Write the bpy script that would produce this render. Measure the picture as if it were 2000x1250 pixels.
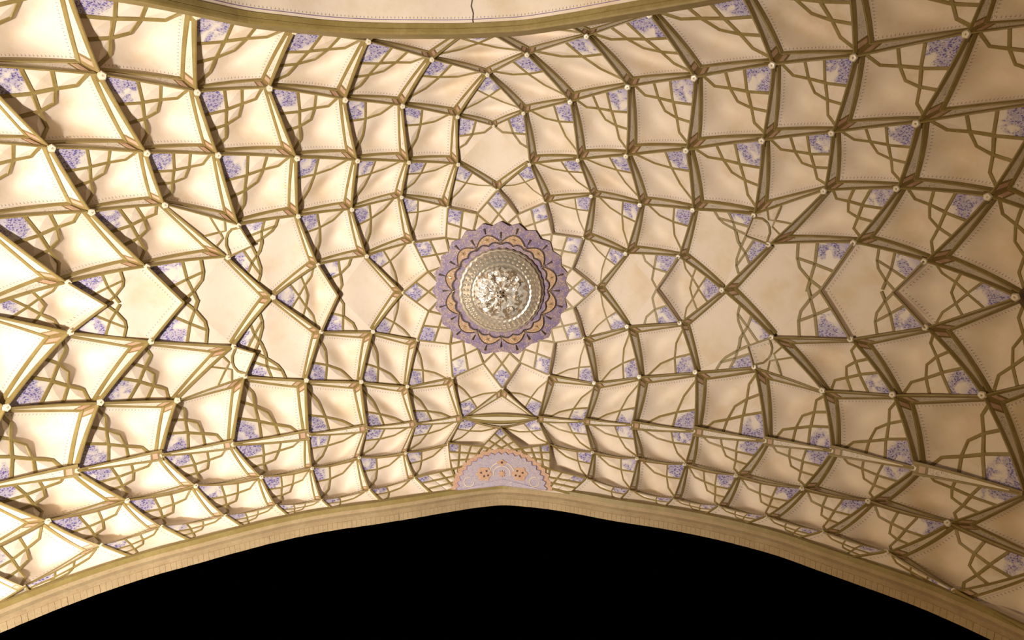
import bpy, math, random
import numpy as np

for o in list(bpy.data.objects):
    bpy.data.objects.remove(o)
random.seed(7)
SC = bpy.context.scene
COL = SC.collection
V = np.array

# ------------------------------------------------------------------ camera, world, lights
EYE = 1.6                                  # eye height above the floor
TILT = math.radians(12.0)
FPX = 1333.0
sT, cT = math.sin(TILT), math.cos(TILT)
cam_d = bpy.data.cameras.new('camera')
cam_d.sensor_width = 36.0
cam_d.lens = 36.0 * FPX / 2000.0
cam_d.clip_end = 200
cam = bpy.data.objects.new('camera', cam_d)
COL.objects.link(cam)
from mathutils import Matrix, Vector
m = Matrix(((1, 0, 0), (0, -cT, -sT), (0, sT, -cT)))
cam.matrix_world = Matrix.Translation((0, 0, EYE)) @ m.to_4x4()
SC.camera = cam

w = bpy.data.worlds.new('night_sky')
SC.world = w
w.use_nodes = True
w.node_tree.nodes['Background'].inputs[0].default_value = (0.0, 0.0, 0.0, 1)
w.node_tree.nodes['Background'].inputs[1].default_value = 0.0

SC.view_settings.view_transform = 'Standard'
SC.view_settings.look = 'None'
SC.view_settings.gamma = 1.0
SC.view_settings.use_curve_mapping = False
SC.view_settings.exposure = 0.0


def lamp(name, loc, aim, energy, col, radius, spot=150):
    d = bpy.data.lights.new(name, 'SPOT')
    d.energy = energy
    d.color = col
    d.shadow_soft_size = radius
    d.spot_size = math.radians(spot)
    d.spot_blend = 1.0
    o = bpy.data.objects.new(name, d)
    COL.objects.link(o)
    o.location = loc
    o.rotation_euler = (Vector(aim) - Vector(loc)).to_track_quat('-Z', 'Y').to_euler()
    return o


lamp('floodlight', (-4.9, 2.3, 1.0), (-5.0, 1.9, 10.0), 5500, (1.0, 0.955, 0.90), 0.15, 110)
lamp('warm_fill', (-5.4, 1.6, 1.2), (0.0, 1.6, 10.0), 1900, (1.0, 0.70, 0.38), 0.2, 150)  # added fill lamp, not a known fixture: warms and lifts the right side

# ------------------------------------------------------------------ geometry of the vault
Z0 = 9.5
X0 = -0.15
Y0 = 4.5725          # plane of the front arch
HY = [-6.0, -4.0, -3.0, -2.0, -1.0, 0.5, 1.9, 3.2, 3.93, 4.25, 4.6, 5.2]
HZ = [-1.2, 0.0, 0.45, 0.82, 1.12, 1.48, 1.6, 1.36, 1.0, 0.52, 0.0, -0.9]


VK = (9.33, 0.415, 0.001413)


def arch_z(x):
    X = abs(x - X0)
    return 9.47039 - 0.35258 * (math.sqrt(X * X + 0.25) - 0.5) + 0.00137 * X * X - 0.001558 * X ** 4


def _pchip(xs, ys):
    xs, ys = V(xs, float), V(ys, float)
    h = np.diff(xs)
    d = np.diff(ys) / h
    mm = np.zeros(len(xs))
    for i in range(1, len(xs) - 1):
        if d[i - 1] * d[i] > 0:
            w1, w2 = 2 * h[i] + h[i - 1], h[i] + 2 * h[i - 1]
            mm[i] = (w1 + w2) / (w1 / d[i - 1] + w2 / d[i])
    mm[0], mm[-1] = d[0], d[-1]

    def f(x):
        i = min(max(int(np.searchsorted(xs, x)) - 1, 0), len(xs) - 2)
        t = (x - xs[i]) / h[i]
        if t < 0 or t > 1:
            return ys[0] + mm[0] * (x - xs[0]) if t < 0 else ys[-1] + mm[-1] * (x - xs[-1])
        return ((1 + 2 * t) * (1 - t) ** 2 * ys[i] + t * (1 - t) ** 2 * h[i] * mm[i]
                + t * t * (3 - 2 * t) * ys[i + 1] + t * t * (t - 1) * h[i] * mm[i + 1])
    return f


hy = _pchip(HY, HZ)


def vz(x, y):                               # vault: the arch curve softened at the crown plus its rise between the arches
    X = abs(x - X0)
    k = min(max((X - 2.8) / 2.4, 0.0), 1.3)
    lean = -0.17 * k * (1 if x > X0 else -1)          # the right half of the vault springs a little lower
    return VK[0] - VK[1] * (math.sqrt(X * X + 2.56) - 1.6) - VK[2] * X ** 4 + lean + hy(y)


def vn(p):                                  # unit normal of the vault, pointing up and out of the room
    e = 0.12
    x, y = p[0], p[1]
    gx = (vz(x + e, y) - vz(x - e, y)) / (2 * e)
    gy = (vz(x, y + e) - vz(x, y - e)) / (2 * e)
    n = V([-gx, -gy, 1.0])
    return n / np.linalg.norm(n)


def ray(px, py):
    return V([px - 1000.0, FPX * sT + (py - 625) * cT, FPX * cT - (py - 625) * sT]) / FPX


def on_vault(px, py):
    r = ray(px, py)
    a, b = 2.0, 16.0
    for _ in range(34):
        s = 0.5 * (a + b)
        q = r * s
        if q[2] < vz(q[0], q[1]):
            a = s
        else:
            b = s
    return r * a


def on_plane_y(px, py, y):
    r = ray(px, py)
    return r * (y / r[1])


def nrm(v):
    return v / max(np.linalg.norm(v), 1e-9)


# ------------------------------------------------------------------ materials
def newmat(name, base, rough=0.75, metal=0.0):
    mt = bpy.data.materials.new(name)
    mt.use_nodes = True
    nt = mt.node_tree
    b = nt.nodes['Principled BSDF']
    b.inputs['Base Color'].default_value = (*base, 1)
    b.inputs['Roughness'].default_value = rough
    b.inputs['Metallic'].default_value = metal
    return mt, nt, b


class NT:
    def __init__(s, nt):
        s.nt = nt

    def n(s, t, **k):
        nd = s.nt.nodes.new(t)
        for a, b in k.items():
            setattr(nd, a, b)
        return nd

    def l(s, a, b):
        s.nt.links.new(a, b)

    def math(s, op, a, b=None, c=None, clamp=False):
        nd = s.n('ShaderNodeMath', operation=op, use_clamp=clamp)
        for i, v in enumerate((a, b, c)):
            if v is None:
                continue
            if isinstance(v, (int, float)):
                nd.inputs[i].default_value = v
            else:
                s.l(v, nd.inputs[i])
        return nd.outputs[0]

    def mix(s, f, a, b):
        nd = s.n('ShaderNodeMix', data_type='RGBA')
        for i, v in ((0, f), (6, a), (7, b)):
            if isinstance(v, (int, float)):
                nd.inputs[i].default_value = v
            elif isinstance(v, tuple):
                nd.inputs[i].default_value = (*v, 1)
            else:
                s.l(v, nd.inputs[i])
        return nd.outputs[2]

    def noise(s, scale, detail=3.0, rough=0.55, vec=None, dist=0.0):
        nd = s.n('ShaderNodeTexNoise')
        nd.inputs['Scale'].default_value = scale
        nd.inputs['Detail'].default_value = detail
        nd.inputs['Roughness'].default_value = rough
        nd.inputs['Distortion'].default_value = dist
        if vec is not None:
            s.l(vec, nd.inputs['Vector'])
        return nd.outputs['Fac']

    def ramp(s, f, lo, hi):
        nd = s.n('ShaderNodeMapRange', interpolation_type='SMOOTHSTEP')
        s.l(f, nd.inputs[0])
        nd.inputs[1].default_value = lo
        nd.inputs[2].default_value = hi
        return nd.outputs[0]

    def pos(s):
        return s.n('ShaderNodeNewGeometry').outputs['Position']

    def uv(s, name):
        nd = s.n('ShaderNodeUVMap')
        nd.uv_map = name
        sep = s.n('ShaderNodeSeparateXYZ')
        s.l(nd.outputs[0], sep.inputs[0])
        return sep.outputs[0], sep.outputs[1]


CREAM = (0.80, 0.695, 0.585)
INK = (0.10, 0.085, 0.16)


def fringe_mask(t, d, a, period=0.046):
    """small painted drops standing on a thin line that runs along an edge: d = distance from it, a = length along it"""
    fr = t.math('FRACT', t.math('DIVIDE', a, period))
    off = t.math('MULTIPLY', t.math('ABSOLUTE', t.math('SUBTRACT', fr, 0.5)), period)
    wid = t.math('MULTIPLY', t.math('SUBTRACT', 0.060, d), 0.30)
    inr = t.math('MULTIPLY', t.math('GREATER_THAN', d, 0.034), t.math('LESS_THAN', d, 0.058))
    drop = t.math('MULTIPLY', t.math('LESS_THAN', off, wid), inr)
    line = t.math('LESS_THAN', t.math('ABSOLUTE', t.math('SUBTRACT', d, 0.022)), 0.0022)
    return t.math('MAXIMUM', drop, t.math('MULTIPLY', line, 0.5))


def mat_panel():
    mt, nt, b = newmat('cream_plaster_fringed', CREAM, 0.85)
    t = NT(nt)
    p = t.pos()
    n1 = t.noise(1.7, 4, 0.6, p)
    n2 = t.noise(9.0, 3, 0.6, p)
    base = t.mix(t.ramp(n1, 0.42, 0.75), CREAM, (0.72, 0.585, 0.42))
    base = t.mix(t.math('MULTIPLY', t.ramp(n2, 0.55, 0.8), 0.25), base, (0.62, 0.49, 0.34))
    msk = None
    for nm in ('edge_a', 'edge_b'):
        d, a = t.uv(nm)
        f = fringe_mask(t, d, a)
        msk = f if msk is None else t.math('MAXIMUM', msk, f)
    base = t.mix(t.math('MULTIPLY', msk, 0.66), base, INK)
    t.l(base, b.inputs['Base Color'])
    bump = t.n('ShaderNodeBump')
    bump.inputs['Strength'].default_value = 0.12
    bump.inputs['Distance'].default_value = 0.02
    t.l(n2, bump.inputs['Height'])
    t.l(bump.outputs[0], b.inputs['Normal'])
    return mt


def mat_plain():
    mt, nt, b = newmat('cream_plaster', CREAM, 0.65)
    t = NT(nt)
    p = t.pos()
    n1 = t.noise(3.0, 4, 0.6, p)
    t.l(t.mix(t.ramp(n1, 0.4, 0.75), CREAM, (0.70, 0.57, 0.41)), b.inputs['Base Color'])
    return mt


def mat_olive(name, c1, c2, c3, rough=0.5):
    mt, nt, b = newmat(name, c1, rough)
    t = NT(nt)
    p = t.pos()
    n1 = t.noise(5.0, 4, 0.65, p)
    n2 = t.noise(34.0, 3, 0.6, p)
    c = t.mix(t.ramp(n1, 0.35, 0.7), c1, c2)
    c = t.mix(t.math('MULTIPLY', t.ramp(n2, 0.5, 0.8), 0.45), c, c3)
    t.l(c, b.inputs['Base Color'])
    return mt


def mat_painted():
    """white ground with cobalt blue landscape brushwork"""
    mt, nt, b = newmat('cobalt_landscape_painting', (0.75, 0.68, 0.62), 0.6)
    t = NT(nt)
    p = t.pos()
    mp = t.n('ShaderNodeMapping')
    mp.inputs['Rotation'].default_value = (0.3, 0.2, 0.6)
    t.l(p, mp.inputs[0])
    big = t.noise(5.0, 2, 0.5, mp.outputs[0], 0.5)
    mp2 = t.n('ShaderNodeMapping')
    mp2.inputs['Rotation'].default_value = (0.2, 0.5, 0.9)
    mp2.inputs['Scale'].default_value = (1.0, 2.1, 1.4)
    t.l(p, mp2.inputs[0])
    vo = t.n('ShaderNodeTexVoronoi')
    vo.inputs['Scale'].default_value = 27.0
    t.l(mp2.outputs[0], vo.inputs['Vector'])
    sep = t.n('ShaderNodeSeparateColor')
    t.l(vo.outputs['Color'], sep.inputs[0])
    fine = t.noise(26.0, 2, 0.5, mp.outputs[0], 2.0)
    u, v = t.uv('edge_a')
    rr = t.math('ADD', u, v)
    inner = t.ramp(rr, 1.80, 1.25)
    scene_ = t.math('MULTIPLY', t.ramp(big, 0.36, 0.52), inner)
    tip = t.ramp(rr, 1.0, 0.05)
    wash = t.math('MULTIPLY', t.math('MAXIMUM', t.math('MULTIPLY', scene_, 0.75), tip), inner)
    c = t.mix(t.math('MULTIPLY', wash, 0.70), (0.78, 0.71, 0.63), (0.30, 0.265, 0.56))
    dab = t.math('MULTIPLY', t.math('GREATER_THAN', sep.outputs[0], 0.46), t.math('LESS_THAN', vo.outputs['Distance'], 0.46))
    c = t.mix(t.math('MULTIPLY', t.math('MULTIPLY', dab, scene_), 0.85), c, (0.095, 0.07, 0.36))
    ln = t.math('LESS_THAN', t.math('ABSOLUTE', t.math('SUBTRACT', fine, 0.5)), 0.026)
    c = t.mix(t.math('MULTIPLY', t.math('MULTIPLY', ln, t.math('MAXIMUM', scene_, t.math('MULTIPLY', tip, 0.6))), 0.8), c, (0.06, 0.045, 0.19))
    t.l(c, b.inputs['Base Color'])
    return mt


def mat_floral():
    mt, nt, b = newmat('white_plaster_with_scrolls', (0.80, 0.71, 0.58), 0.6)
    t = NT(nt)
    p = t.pos()
    f = t.noise(30.0, 2, 0.5, p, 2.5)
    g = t.noise(62.0, 1, 0.5, p, 1.0)
    u, v = t.uv('edge_a')
    ln = t.math('LESS_THAN', t.math('ABSOLUTE', t.math('SUBTRACT', f, 0.5)), 0.017)
    dt = t.math('GREATER_THAN', g, 0.67)
    msk = t.math('MAXIMUM', ln, dt)
    ctr = t.ramp(t.math('ABSOLUTE', t.math('SUBTRACT', v, 0.5)), 0.46, 0.30)
    far = t.ramp(u, 0.45, 0.75)
    msk = t.math('MULTIPLY', t.math('MULTIPLY', msk, ctr), far)
    c = t.mix(t.math('MULTIPLY', msk, 0.85), (0.80, 0.71, 0.58), (0.085, 0.075, 0.15))
    t.l(c, b.inputs['Base Color'])
    return mt


def mat_carpet(name, ground, g2, ink, accent, scale=1.0):
    """dense small arabesque painting"""
    mt, nt, b = newmat(name, ground, 0.55)
    t = NT(nt)
    p = t.pos()
    vo = t.n('ShaderNodeTexVoronoi')
    vo.inputs['Scale'].default_value = 26.0 * scale
    t.l(p, vo.inputs['Vector'])
    f = t.noise(24.0 * scale, 3, 0.6, p, 2.2)
    g = t.noise(8.0 * scale, 3, 0.6, p, 0.5)
    c = t.mix(t.ramp(g, 0.40, 0.62), ground, g2)
    c = t.mix(t.math('MULTIPLY', t.math('LESS_THAN', vo.outputs['Distance'], 0.34), 0.75), c, accent)
    ln = t.math('LESS_THAN', t.math('ABSOLUTE', t.math('SUBTRACT', f, 0.5)), 0.04)
    c = t.mix(t.math('MULTIPLY', ln, 0.75), c, ink)
    t.l(c, b.inputs['Base Color'])
    return mt


M_PANEL = mat_panel()
M_PLAIN = mat_plain()
M_OLIVE = mat_olive('olive_gold_paint', (0.255, 0.185, 0.056), (0.31, 0.235, 0.082), (0.15, 0.092, 0.026))
M_RIB = mat_olive('olive_rib_plaster', (0.235, 0.155, 0.05), (0.28, 0.195, 0.07), (0.14, 0.08, 0.025))
M_PAINT = mat_painted()
M_FLORAL = mat_floral()
M_ROSE = mat_olive('rose_paint', (0.48, 0.29, 0.19), (0.56, 0.40, 0.27), (0.35, 0.16, 0.09))
M_MIRROR = newmat('mirror_glass', (0.90, 0.88, 0.82), 0.08, 1.0)[0]
def mat_mosaic():
    mt, nt, b = newmat('silvered_glass_mosaic', (0.8, 0.75, 0.66), 0.2, 0.5)
    t = NT(nt)
    p = t.pos()
    vo = t.n('ShaderNodeTexVoronoi')
    vo.inputs['Scale'].default_value = 24.0
    t.l(p, vo.inputs['Vector'])
    sep = t.n('ShaderNodeSeparateColor')
    t.l(vo.outputs['Color'], sep.inputs[0])
    c = t.mix(t.ramp(sep.outputs[0], 0.25, 0.75), (0.86, 0.80, 0.70), (0.40, 0.30, 0.19))
    c = t.mix(t.ramp(sep.outputs[1], 0.72, 0.85), c, (0.95, 0.93, 0.88))
    t.l(c, b.inputs['Base Color'])
    bump = t.n('ShaderNodeBump')
    bump.inputs['Strength'].default_value = 0.35
    bump.inputs['Distance'].default_value = 0.012
    t.l(vo.outputs['Distance'], bump.inputs['Height'])
    t.l(bump.outputs[0], b.inputs['Normal'])
    return mt


M_DOME = mat_mosaic()
M_STARW = newmat('white_star_plaster', (0.76, 0.69, 0.54), 0.32)[0]
M_PURPLE = mat_carpet('violet_arabesque', (0.27, 0.205, 0.33), (0.42, 0.31, 0.27), (0.10, 0.06, 0.20), (0.56, 0.42, 0.30))
M_ORANGE = mat_carpet('apricot_arabesque', (0.50, 0.31, 0.17), (0.55, 0.36, 0.20), (0.22, 0.12, 0.06), (0.74, 0.58, 0.40), 1.3)
M_PALE = mat_carpet('pale_lilac_arabesque', (0.62, 0.55, 0.58), (0.56, 0.52, 0.62), (0.36, 0.30, 0.46), (0.70, 0.60, 0.52), 1.2)
M_PEACH = mat_carpet('peach_arabesque', (0.74, 0.52, 0.36), (0.70, 0.46, 0.32), (0.50, 0.24, 0.15), (0.78, 0.64, 0.48), 1.4)
M_GLASSY = newmat('cut_glass', (0.74, 0.67, 0.55), 0.22, 0.7)[0]
M_DARK = newmat('dark_line_paint', (0.10, 0.07, 0.06), 0.6)[0]
M_BRICK = mat_olive('tan_brick', (0.40, 0.29, 0.155), (0.46, 0.34, 0.19), (0.22, 0.14, 0.065), 0.8)
M_BAND = mat_olive('weathered_plaster_band', (0.33, 0.235, 0.125), (0.39, 0.29, 0.155), (0.15, 0.10, 0.05), 0.8)
M_STONE = mat_olive('stone_floor', (0.40, 0.34, 0.27), (0.46, 0.40, 0.32), (0.26, 0.21, 0.16), 0.7)


# ------------------------------------------------------------------ object helpers
def mesh_obj(name, verts, faces, mat, parent=None, smooth=False, uvs=None):
    me = bpy.data.meshes.new(name)
    me.from_pydata([(float(a[0]), float(a[1]), float(a[2]) + EYE) for a in verts], [], faces)
    if uvs:
        for nm, arr in uvs.items():
            lay = me.uv_layers.new(name=nm)
            li = np.empty(len(me.loops), dtype=np.int32)
            me.loops.foreach_get('vertex_index', li)
            lay.data.foreach_set('uv', np.asarray(arr, dtype=np.float32)[li].ravel())
    if smooth:
        me.polygons.foreach_set('use_smooth', [True] * len(me.polygons))
    me.materials.append(mat)
    o = bpy.data.objects.new(name, me)
    COL.objects.link(o)
    if parent is not None:
        o.parent = parent
    return o


def empty(name, kind=None):
    o = bpy.data.objects.new(name, None)
    COL.objects.link(o)
    if kind:
        o['kind'] = kind
    return o


def grid_faces(nu, nv, flip=False):
    fs = []
    for i in range(nu - 1):
        for j in range(nv - 1):
            a = i * nv + j
            q = (a, a + nv, a + nv + 1, a + 1)
            fs.append(q[::-1] if flip else q)
    return fs


def sweep(pts, side, up, half, thick):
    """bar of rectangular section along points; side/up unit vectors per point"""
    vs, fs = [], []
    n = len(pts)
    for p, s, u in zip(pts, side, up):
        vs += [p - s * half, p - s * half * 0.7 + u * thick, p + s * half * 0.7 + u * thick, p + s * half]
    for i in range(n - 1):
        a, b = 4 * i, 4 * i + 4
        for k in range(4):
            k2 = (k + 1) % 4
            fs.append((a + k, b + k, b + k2, a + k2))
    fs.append((0, 1, 2, 3))
    fs.append((4 * n - 1, 4 * n - 2, 4 * n - 3, 4 * n - 4))
    return vs, fs


# ------------------------------------------------------------------ nodes of the rib net (where the pendants hang)
NODES = {
 1: (200, 148), 2: (386, 181), 3: (385, 30), 4: (576, 62), 5: (720, 82), 6: (527, 173), 7: (675, 196), 8: (787, 208), 9: (844, 117),
 10: (952, 147), 11: (1029, 108), 12: (1145, 72), 13: (894, 229), 14: (1022, 222), 15: (1113, 200), 16: (964, 247), 17: (1225, 171),
 18: (1355, 153), 19: (1268, 30), 20: (1507, 128), 21: (1666, 113), 22: (1886, 67), 23: (1788, 242), 24: (1623, 261), 25: (1487, 276),
 26: (1339, 295), 27: (1222, 306), 28: (1128, 314), 29: (1034, 322), 30: (895, 322), 31: (799, 318), 32: (699, 315), 33: (581, 310),
 34: (427, 304), 35: (288, 300), 36: (102, 290), 37: (180, 415), 38: (323, 401), 39: (467, 441), 40: (583, 423), 41: (688, 410),
 42: (785, 386), 43: (875, 406), 44: (972, 372), 45: (1064, 397), 46: (1154, 384), 47: (1249, 401), 48: (1352, 411), 49: (1471, 421),
 50: (1608, 374), 51: (1750, 369), 52: (1928, 385), 53: (1666, 475), 54: (1500, 478), 55: (1324, 502), 56: (1221, 496), 57: (1138, 466),
 58: (1163, 562), 59: (1409, 567), 60: (1804, 511), 61: (1982, 581), 62: (1806, 640), 63: (1660, 663), 64: (1506, 659), 65: (1327, 631),
 66: (1224, 638), 67: (1138, 660), 68: (1071, 732), 69: (1160, 748), 70: (1248, 736), 71: (1357, 727), 72: (1472, 717), 73: (1605, 763),
 74: (1742, 771), 75: (1917, 772), 76: (1623, 880), 77: (1784, 914), 78: (1493, 861), 79: (1354, 842), 80: (1233, 830), 81: (1140, 823),
 82: (1049, 818), 83: (981, 758), 84: (903, 817), 85: (813, 828), 86: (884, 737), 87: (796, 755), 88: (706, 746), 89: (599, 743),
 90: (479, 735), 91: (347, 782), 92: (197, 786), 93: (14, 796), 94: (152, 919), 95: (317, 889), 96: (456, 868), 97: (604, 849),
 98: (718, 836), 99: (816, 664), 100: (788, 572), 101: (808, 474), 102: (717, 501), 103: (622, 518), 104: (534, 581), 105: (446, 503),
 106: (288, 522), 107: (134, 553), 108: (139, 649), 109: (296, 667), 110: (457, 677), 111: (628, 648), 112: (729, 648),
 113: (208, 597), 114: (359, 591), 115: (660, 578), 116: (1281, 566), 117: (1601, 568), 118: (1743, 571),
 119: (492, 481), 120: (498, 690), 121: (1455, 461), 122: (1460, 676),
 123: (977, 835), 124: (876, 866), 125: (1073, 868), 126: (1157, 883), 127: (1244, 895), 128: (1337, 906), 129: (1437, 928),
 130: (1566, 953), 131: (1695, 978), 132: (1850, 1021), 133: (1731, 1077), 134: (1605, 1038), 135: (1495, 1008), 136: (1402, 988),
 137: (1314, 974), 138: (1228, 957), 139: (1145, 934), 140: (811, 933), 141: (702, 893), 142: (793, 884), 143: (610, 914),
 144: (511, 931), 145: (383, 948), 146: (249, 977), 147: (94, 1017), 148: (199, 1065), 149: (317, 1028), 150: (441, 1007),
 151: (540, 987), 152: (629, 977), 153: (723, 957), 154: (49, 1146), 155: (1863, 1153),
 156: (882, 917), 157: (942, 873), 158: (1018, 877), 159: (1074, 917),
 # corners of the kites round the mirror medallion
 201: (932, 418), 202: (1010, 420), 203: (871, 465), 204: (836, 531), 205: (837, 608), 206: (879, 672), 207: (1078, 457),
 208: (1117, 525), 209: (1119, 601), 210: (1082, 669), 211: (944, 710), 213: (1015, 708),
 # beyond the rear arch
 302: (930, 52), 301: (815, 18), 303: (640, 5), 304: (1060, 25), 305: (1180, -10), 306: (1440, -22), 308: (1650, -60), 309: (1945, -85),
 # beyond the sides
 401: (-55, 128), 402: (130, -42), 403: (-85, 276), 404: (-28, 431), 405: (-175, 165), 406: (-45, 609), 407: (-115, 715), 408: (-52, 957),
 409: (-160, 520), 410: (-85, -45), 411: (-58, 1092), 412: (-160, 1030), 413: (-150, 850), 414: (-120, 1165),
 501: (2038, 203), 502: (1998, 964), 503: (2078, 733), 504: (2085, 445), 506: (2120, 860), 507: (2140, 1010), 508: (2045, 1103),
 509: (2130, 1190), 512: (2140, -75), 511: (2140, 300), 500: (2095, 40),
}
ARCH_FEET = {654: (60, 1158), 648: (262, 1089), 649: (374, 1057), 650: (478, 1031), 651: (566, 1010), 652: (650, 996), 653: (748, 983),
             640: (846, 967), 639: (1112, 963), 638: (1206, 980), 637: (1294, 993), 636: (1373, 1007), 635: (1450, 1025), 634: (1552, 1052),
             633: (1655, 1089), 655: (1853, 1160), 614: (-40, 1200), 610: (2060, 1258)}

CELLS = [  # B corner (painted), two side corners, corner towards the crown
 (410, 401, 402, 1), (402, 1, 3, 2), (3, 2, 4, 6), (4, 6, 5, 7), (5, 7, 9, 8), (9, 8, 10, 13), (302, 9, 11, 10), (301, 5, 302, 9),
 (303, 4, 301, 5), (10, 13, 14, 16), (11, 10, 15, 14), (12, 11, 17, 15), (304, 302, 12, 11), (305, 304, 19, 12), (19, 12, 18, 17),
 (306, 19, 20, 18), (308, 306, 21, 20), (309, 308, 22, 21), (22, 21, 23, 24), (500, 22, 501, 23), (512, 309, 500, 22), (20, 18, 25, 26), (21, 20, 24, 25),
 (18, 17, 26, 27), (17, 15, 27, 28), (15, 14, 28, 29), (8, 13, 31, 30), (7, 8, 32, 31), (6, 7, 33, 32), (2, 6, 34, 33), (1, 2, 35, 34),
 (401, 1, 36, 35), (405, 401, 403, 36), (403, 36, 404, 37), (36, 35, 37, 38), (35, 34, 38, 39), (34, 33, 39, 40), (33, 32, 40, 41),
 (32, 31, 41, 42), (31, 30, 42, 43), (30, 44, 43, 201), (409, 404, 406, 107), (404, 37, 107, 106), (37, 38, 106, 105), (406, 107, 108, 113),
 (104, 103, 111, 115), (40, 41, 103, 102), (41, 42, 102, 101), (42, 43, 101, 203), (102, 101, 100, 204), (112, 100, 99, 205),
 (89, 111, 88, 112), (88, 112, 87, 99), (87, 99, 86, 206), (407, 406, 93, 108), (93, 108, 92, 109), (92, 109, 91, 110),
 (413, 407, 408, 93), (408, 93, 94, 92), (94, 92, 95, 91), (95, 91, 96, 90), (96, 90, 97, 89), (97, 89, 98, 88), (98, 88, 85, 87),
 (85, 87, 84, 86), (84, 86, 83, 211), (408, 94, 147, 146), (94, 95, 146, 145), (95, 96, 145, 144), (96, 97, 144, 143), (97, 98, 143, 141),
 (98, 85, 141, 142), (85, 84, 142, 124), (84, 123, 124, 157), (412, 408, 411, 147), (147, 146, 148, 149), (146, 145, 149, 150),
 (145, 144, 150, 151), (144, 143, 151, 152), (143, 141, 152, 153), (141, 142, 153, 140), (142, 124, 140, 156), (411, 147, 154, 148),
 (154, 148, 654, 648), (148, 149, 648, 649), (149, 150, 649, 650), (150, 151, 650, 651), (151, 152, 651, 652), (152, 153, 652, 653),
 (153, 140, 653, 640), (414, 411, 614, 154),
 (29, 44, 45, 202), (28, 29, 46, 45), (27, 28, 47, 46), (26, 27, 48, 47), (25, 26, 49, 48), (24, 25, 50, 49), (23, 24, 51, 50),
 (501, 23, 52, 51), (511, 501, 504, 52), (51, 50, 53, 54), (52, 51, 60, 53), (504, 52, 61, 60), (61, 60, 62, 118), (59, 55, 65, 116),
 (48, 47, 55, 56), (47, 46, 56, 57), (46, 45, 57, 207), (56, 57, 58, 208), (66, 58, 67, 209), (71, 65, 70, 66), (70, 66, 69, 67),
 (69, 67, 68, 210), (82, 68, 83, 213), (503, 61, 75, 62), (75, 62, 74, 63), (74, 63, 73, 64), (506, 503, 502, 75), (502, 75, 77, 74),
 (77, 74, 76, 73), (76, 73, 78, 72), (78, 72, 79, 71), (79, 71, 80, 70), (80, 70, 81, 69), (81, 69, 82, 68), (502, 77, 132, 131),
 (77, 76, 131, 130), (76, 78, 130, 129), (78, 79, 129, 128), (79, 80, 128, 127), (80, 81, 127, 126), (81, 82, 126, 125), (82, 123, 125, 158),
 (507, 502, 508, 132), (508, 132, 155, 133), (132, 131, 133, 134), (131, 130, 134, 135), (130, 129, 135, 136), (129, 128, 136, 137),
 (128, 127, 137, 138), (127, 126, 138, 139), (126, 125, 139, 159), (138, 139, 638, 639), (137, 138, 637, 638), (136, 137, 636, 637),
 (135, 136, 635, 636), (134, 135, 634, 635), (133, 134, 633, 634), (155, 133, 655, 633), (509, 508, 610, 155),
]
HEXES = [  # inner corner, painted corner, side, crown corner, side, painted corner
 (16, 13, 30, 44, 29, 14), (113, 107, 106, 114, 109, 108), (114, 106, 105, 104, 110, 109), (119, 39, 40, 103, 104, 105),
 (115, 103, 102, 100, 112, 111), (120, 110, 104, 111, 89, 90), (121, 49, 48, 55, 59, 54), (117, 53, 54, 59, 64, 63),
 (118, 60, 53, 117, 63, 62), (116, 55, 56, 58, 66, 65), (122, 64, 59, 65, 71, 72),
]
SQUINCHES = [(38, 39, 105, 119), (91, 110, 90, 120), (50, 49, 54, 121), (73, 72, 64, 122)]
THIN = {113, 114, 115, 116, 117, 118, 119, 120, 121, 122, 156, 157, 158, 159} | set(range(201, 220)) | set(range(600, 700))

P3 = {k: on_vault(*v) for k, v in NODES.items()}
for k, v in ARCH_FEET.items():
    P3[k] = on_plane_y(*v, Y0)
PX = dict(NODES)
PX.update(ARCH_FEET)


EN = {}


def edge_curve(a, b, t, sag=0.07):
    """rib line between two nodes, arched upwards"""
    A, B = P3[a], P3[b]
    L = np.linalg.norm(B - A)
    nk = EN.get((a, b))
    if nk is None:
        nk = EN[(a, b)] = vn((A + B) / 2)
    k = sag if not (a in THIN or b in THIN) else 0.02
    return A + (B - A) * t + nk * (4 * t * (1 - t) * k * L)


HB, BULGE, FACE, BW = 0.158, 0.140, 0.132, 0.030


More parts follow.
